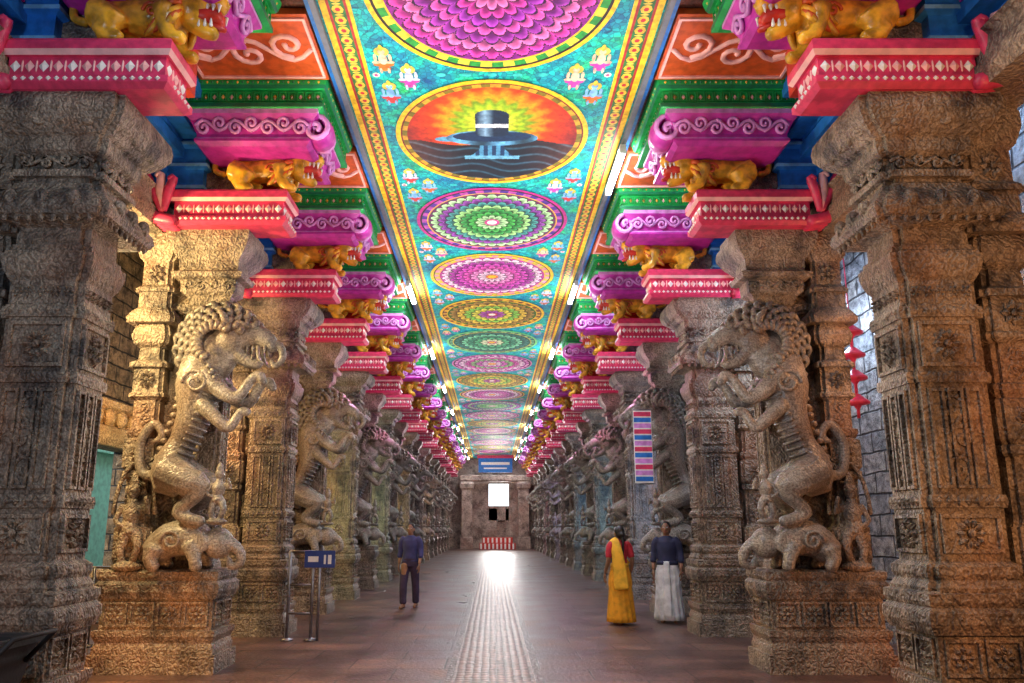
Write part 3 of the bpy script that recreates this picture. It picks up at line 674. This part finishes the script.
F((4.95,7.2,5.9),70,(.55,.78,1))
F((4.95,10.2,4.6),150,(.65,.82,1))
F((4.9,7.4,.8),26,(1,.4,.15))
for y,c in ((15.2,(.95,.95,.4)),(20.7,(.7,1,.6)),(26.2,(1,.8,.35)),(34,(1,.6,.3)),(42,(1,.5,.6))): F((-4.1,y,2.2),80,c,.2)
for y,c in ((15.2,(.4,.6,1)),(20.7,(.2,.6,1)),(26.2,(.2,.55,1)),(34,(.5,.5,1)),(42,(1,.5,.8))): F((4.1,y,2.2),110,c,.2)
for y in (10,14,19,25,32):
    for sx in (1,-1): F((sx*2.6,y+.0,4.3),16,(1,.3,.7),.08)
light('AREA','daylight_window',(.5,Y1-.1,4.1),95,(1,.95,.92),(.3,25,.5),1.3,1.6,75)
F((.4,51,3.4),190,(1,.85,.8),.2); F((.4,46,4.6),90,(1,.75,.85),.2)

# ---------------------------------------------------------------- props
def banner(q):
    q.box(-.17,.17,-.01,.01,0,1.35,0)
    cs=[1,2,3,2,1,3,2,1,3,2,1,3]
    for k in range(12): q.box(-.16,.16,-.016,-.01,.03+k*.11,.03+k*.11+.085,cs[k])
    q.tube([(-.17,0,1.37),(.17,0,1.37)],.015,6,4); q.tube([(-.17,0,-.01),(.17,0,-.01)],.015,6,4); q.tube([(-.15,0,1.37),(0,0,1.6),(.15,0,1.37)],.005,5,4)
q=MB();banner(q); obj('hanging_banner',q.mesh('banner',[WHITE,BLUE,LILAC,PINK,METAL]),None,(2.82,13.3,2.4))
def rail(q,x0,x1,y,h=1.0):
    for x in (x0,x1): q.tube([(x,y,.0),(x,y,h)],.022,8); q.lathe((x,y,0),[(.09,0),(.09,.02),(.03,.04)],12)
    for z in (h,h*.62,h*.3): q.tube([(x0,y,z),(x1,y,z)],.017,8)
q=MB(); rail(q,-.0,.34,0,1.25); q.box(.22,.66,-.045,-.025,1.02,1.26,1); q.box(.27,.42,-.05,-.045,1.1,1.18,2);q.box(.5,.53,-.05,-.045,1.07,1.2,2);q.box(.56,.61,-.05,-.045,1.07,1.2,2)
q.tube([(.44,-.0,.0),(.44,-.02,1.1)],.02,8)
SIGN=paint('sign_navy',(.02,.05,.25),.5,.2)
obj('queue_barrier_with_number_sign',q.mesh('barrier',[METAL,SIGN,WHITE]),None,(-2.95,10.75,0))
q=MB(); rail(q,0,1.1,0,1.05); rail(q,1.1,2.2,0,1.05); obj('steel_railing',q.mesh('railing',[METAL]),None,(-6.6,10.2,0))
q=MB(); q.tube([(0,0,1.0),(0,0,2.1)],.008,6)
for z in (1.0,.68,.36,.02): q.lathe((0,0,z-.35),[(.01,.12),(.05,.1),(.13,.02),(.16,.0),(.15,-.03),(.05,-.05),(.02,-.1),(.02,-.22)][::-1],16)
obj('hanging_oil_lamp',q.mesh('oil_lamp',[PINK]),None,(4.98,9.6,3.6))
q=MB(); q.loft(rect(-.42,.42,-.28,.28),[(.25,-.1),(.28,-.09),(.82,.02),(.82,.06),(.87,.06),(.87,.0),(.85,-.02),(.4,-.07)])
for x in (-.3,.3):
    for y in (-.2,.2): q.tube([(x,y-.03,.1),(x,y+.03,.1)],.1,14); q.tube([(x,y,.1),(x,y,.3)],.02,6,1)
q.tube([(.42,-.22,.7),(.6,-.22,.9),(.6,.22,.9),(.42,.22,.7)],.018,8,0)
obj('black_rubbish_cart',q.mesh('cart',[RUBBER,METAL]),None,(-3.62,4.95,0))

# ---------------------------------------------------------------- people
SKIN=paint('skin_brown',(.30,.15,.08),.5,.1); HAIR=paint('hair_black',(.012,.01,.01),.4,0); LIP=paint('lips',(.25,.06,.05),.5,0)
def cloth(n,c):return paint(n,c,.8,.3)
def person(name,loc,rot,H,top,bot,kind,accent=None,stride=.0):
    s=H/1.65; g=MB()
    g.ell((0,0,1.555),(.075,.095,.105)); g.ell((0,.035,1.49),(.052,.058,.055)); g.tube([(0,-.01,1.34),(0,.0,1.5)],[.058,.052],10)
    g.tube([(0,.09,1.565),(0,.115,1.53),(0,.1,1.52)],[.012,.018,.014],7,sub=2)
    for x in (-1,1):
        g.ell((x*.078,-.0,1.54),(.012,.022,.032))
        g.tube([(x*.17,0,1.35),(x*.225,-.03-x*stride*.2,1.09),(x*.23,.07-x*stride*.5,.87)],[.055,.042,.028],9,sub=3)
        g.ell((x*.232,.09-x*stride*.5,.81),(.02,.038,.05))
        fy=x*stride
        g.tube([(x*.09,fy*.5,.85),(x*.095,fy*.6+.02,.48),(x*.09,fy,.08)],[.08,.058,.04],9,sub=3)
        g.tube([(x*.09,fy-.05,.045),(x*.095,fy+.07,.04),(x*.105,fy+.16,.028)],[.04,.038,.026],9,sub=2)
    r=fuse(g,.0125,1); mb=MB(); mb.merge(r,0)
    for x in (-1,1):
        by=.09-x*stride*.5
        for k,l in enumerate((.062,.075,.07,.055)):
            y=by+.03-.02*k
            mb.tube([(x*.232,y,.785),(x*.23,y,.76-l*.4),(x*.222,y+.0,.76-l*.75),(x*.208,y,.76-l)],[.0095,.009,.0085,.006],6,0,sub=2)
        mb.tube([(x*.228,by+.03,.82),(x*.215,by+.055,.79),(x*.205,by+.058,.755)],[.012,.01,.008],6,0,sub=2)
        mb.ell((x*.03,.086,1.565),(.014,.009,.009),4,8,6); mb.ell((x*.03,.093,1.565),(.006,.004,.006),1,6,5)
        mb.tube([(x*.015,.094,1.585),(x*.045,.085,1.588)],.004,5,1)
    mb.ell((0,.09,1.492),(.025,.01,.008),5,8,6)
    h=MB(); h.ell((0,-.022,1.575),(.088,.1,.1)); h.ell((0,-.05,1.52),(.08,.07,.08))
    if kind=='saree': h.ell((0,-.125,1.52),(.05,.045,.05)); h.tube([(0,-.12,1.5),(0,-.14,1.35),(0,-.13,1.15)],[.03,.025,.012],8,sub=2)
    mb.merge(fuse(h,.012,1),1)
    c=MB(); w=1.0 if kind!='saree' else .9
    c.rings([(.9,.165*w+.01,.12,0,0,0),(1.0,.155*w,.115,0,0,0),(1.1,.145*w,.11,0,0,0),(1.22,.165*w,.12,0,.0,0),(1.32,.175*w,.115,0,0,0),(1.39,.12,.085,0,-.005,0),(1.425,.065,.065,0,0,0)],20)
    for x in (-1,1):
        c.tube([(x*.13,0,1.35),(x*.185,-.005-x*stride*.03,1.3),(x*.218,-.025-x*stride*.18,1.13)]+([(x*.235,.03-x*stride*.35,.99)] if kind!='saree' else []),[.075,.07,.058]+([.052] if kind!='saree' else []),10,sub=3)
    mb.merge(fuse(c,.014,1),2)
    if kind in('saree','dhoti'):
        rg=[]
        for i in range(13):
            tt=i/12; z=1.0-.95*tt
            rg.append((z,.16+.085*tt**.8+ (.02 if 0.1<tt<.4 else 0),.125+.075*tt+abs(stride)*.5*tt,0,.0,.05*tt+.01))
        mb.rings(rg[::-1],64,3,nf=14)
        if kind=='saree':
            pts=[(.16,.06,.98),(.08,.135,1.12),(-.04,.14,1.27),(-.12,.07,1.41),(-.13,-.06,1.4),(-.12,-.14,1.2),(-.1,-.17,.9),(-.09,-.2,.6)]
            mb.tube(pts,[(.015,.1),(.015,.1),(.014,.09),(.016,.07),(.016,.08),(.014,.1),(.014,.12),(.012,.13)],12,6,sub=4,up=(0,1,0))
            mb.rings([(.96,.17,.14,0,0,.02),(1.0,.165,.135,0,0,.02),(1.03,.155,.125,0,0,.02)],40,6,nf=9)
        else:
            mb.tube([(0,.13,1.0),(0,.16,.7),(.0,.2,.3),(0,.21,.1)],[(.012,.05),(.012,.06),(.012,.07),(.01,.07)],8,3,sub=3)
            mb.rings([(.94,.175,.135,0,0,.02),(.98,.18,.14,0,0,.02),(1.01,.17,.13,0,0,.02)],40,6,nf=9)
    else:
        c=MB(); c.rings([(.8,.15,.115,0,0,0),(.95,.165,.12,0,0,0),(1.0,.15,.11,0,0,0)],20)
        for x in (-1,1):
            fy=x*stride; c.tube([(x*.085,0,.88),(x*.1,fy*.6+.02,.48),(x*.092,fy-.005,.1)],[.1,.08,.068],12,sub=4)
        mb.merge(fuse(c,.014,1),3)
    return obj(name,mb.mesh(name,[SKIN,HAIR,top,bot,WHITE,LIP,accent or top]),None,loc,(0,0,rot),(s,s,s))
person('woman_in_orange_saree',(2.17,12.5,0),math.radians(20),1.6,cloth('blouse_red',(.6,.03,.05)),cloth('saree_orange',(.95,.42,.02)),'saree',cloth('pallu_yellow',(1.0,.55,.04)),.08)
person('man_in_white_dhoti',(3.04,12.75,0),math.radians(160),1.68,cloth('shirt_navy',(.03,.035,.09)),cloth('dhoti_white',(.85,.88,.9)),'dhoti',None,.03)
person('walking_pilgrim',(-1.67,15.0,0),math.radians(170),1.66,cloth('shirt_blue',(.05,.05,.17)),cloth('trousers_dark',(.05,.03,.07)),'trousers',None,.14)

# ---------------------------------------------------------------- world, camera
w=bpy.data.worlds.new('World'); sc.world=w; w.use_nodes=True
bg=w.node_tree.nodes['Background']; bg.inputs[0].default_value=(.85,.95,1,1); bg.inputs[1].default_value=3.2
cam=bpy.data.cameras.new('Camera'); co=bpy.data.objects.new('Camera',cam); sc.collection.objects.link(co); sc.camera=co
cam.sensor_width=36; cam.lens=715/1024*36; co.location=(0,0,1.6); co.rotation_euler=(math.radians(101),0,0)
cam.shift_x=20/1024; cam.shift_y=46.5/1024; cam.clip_end=300
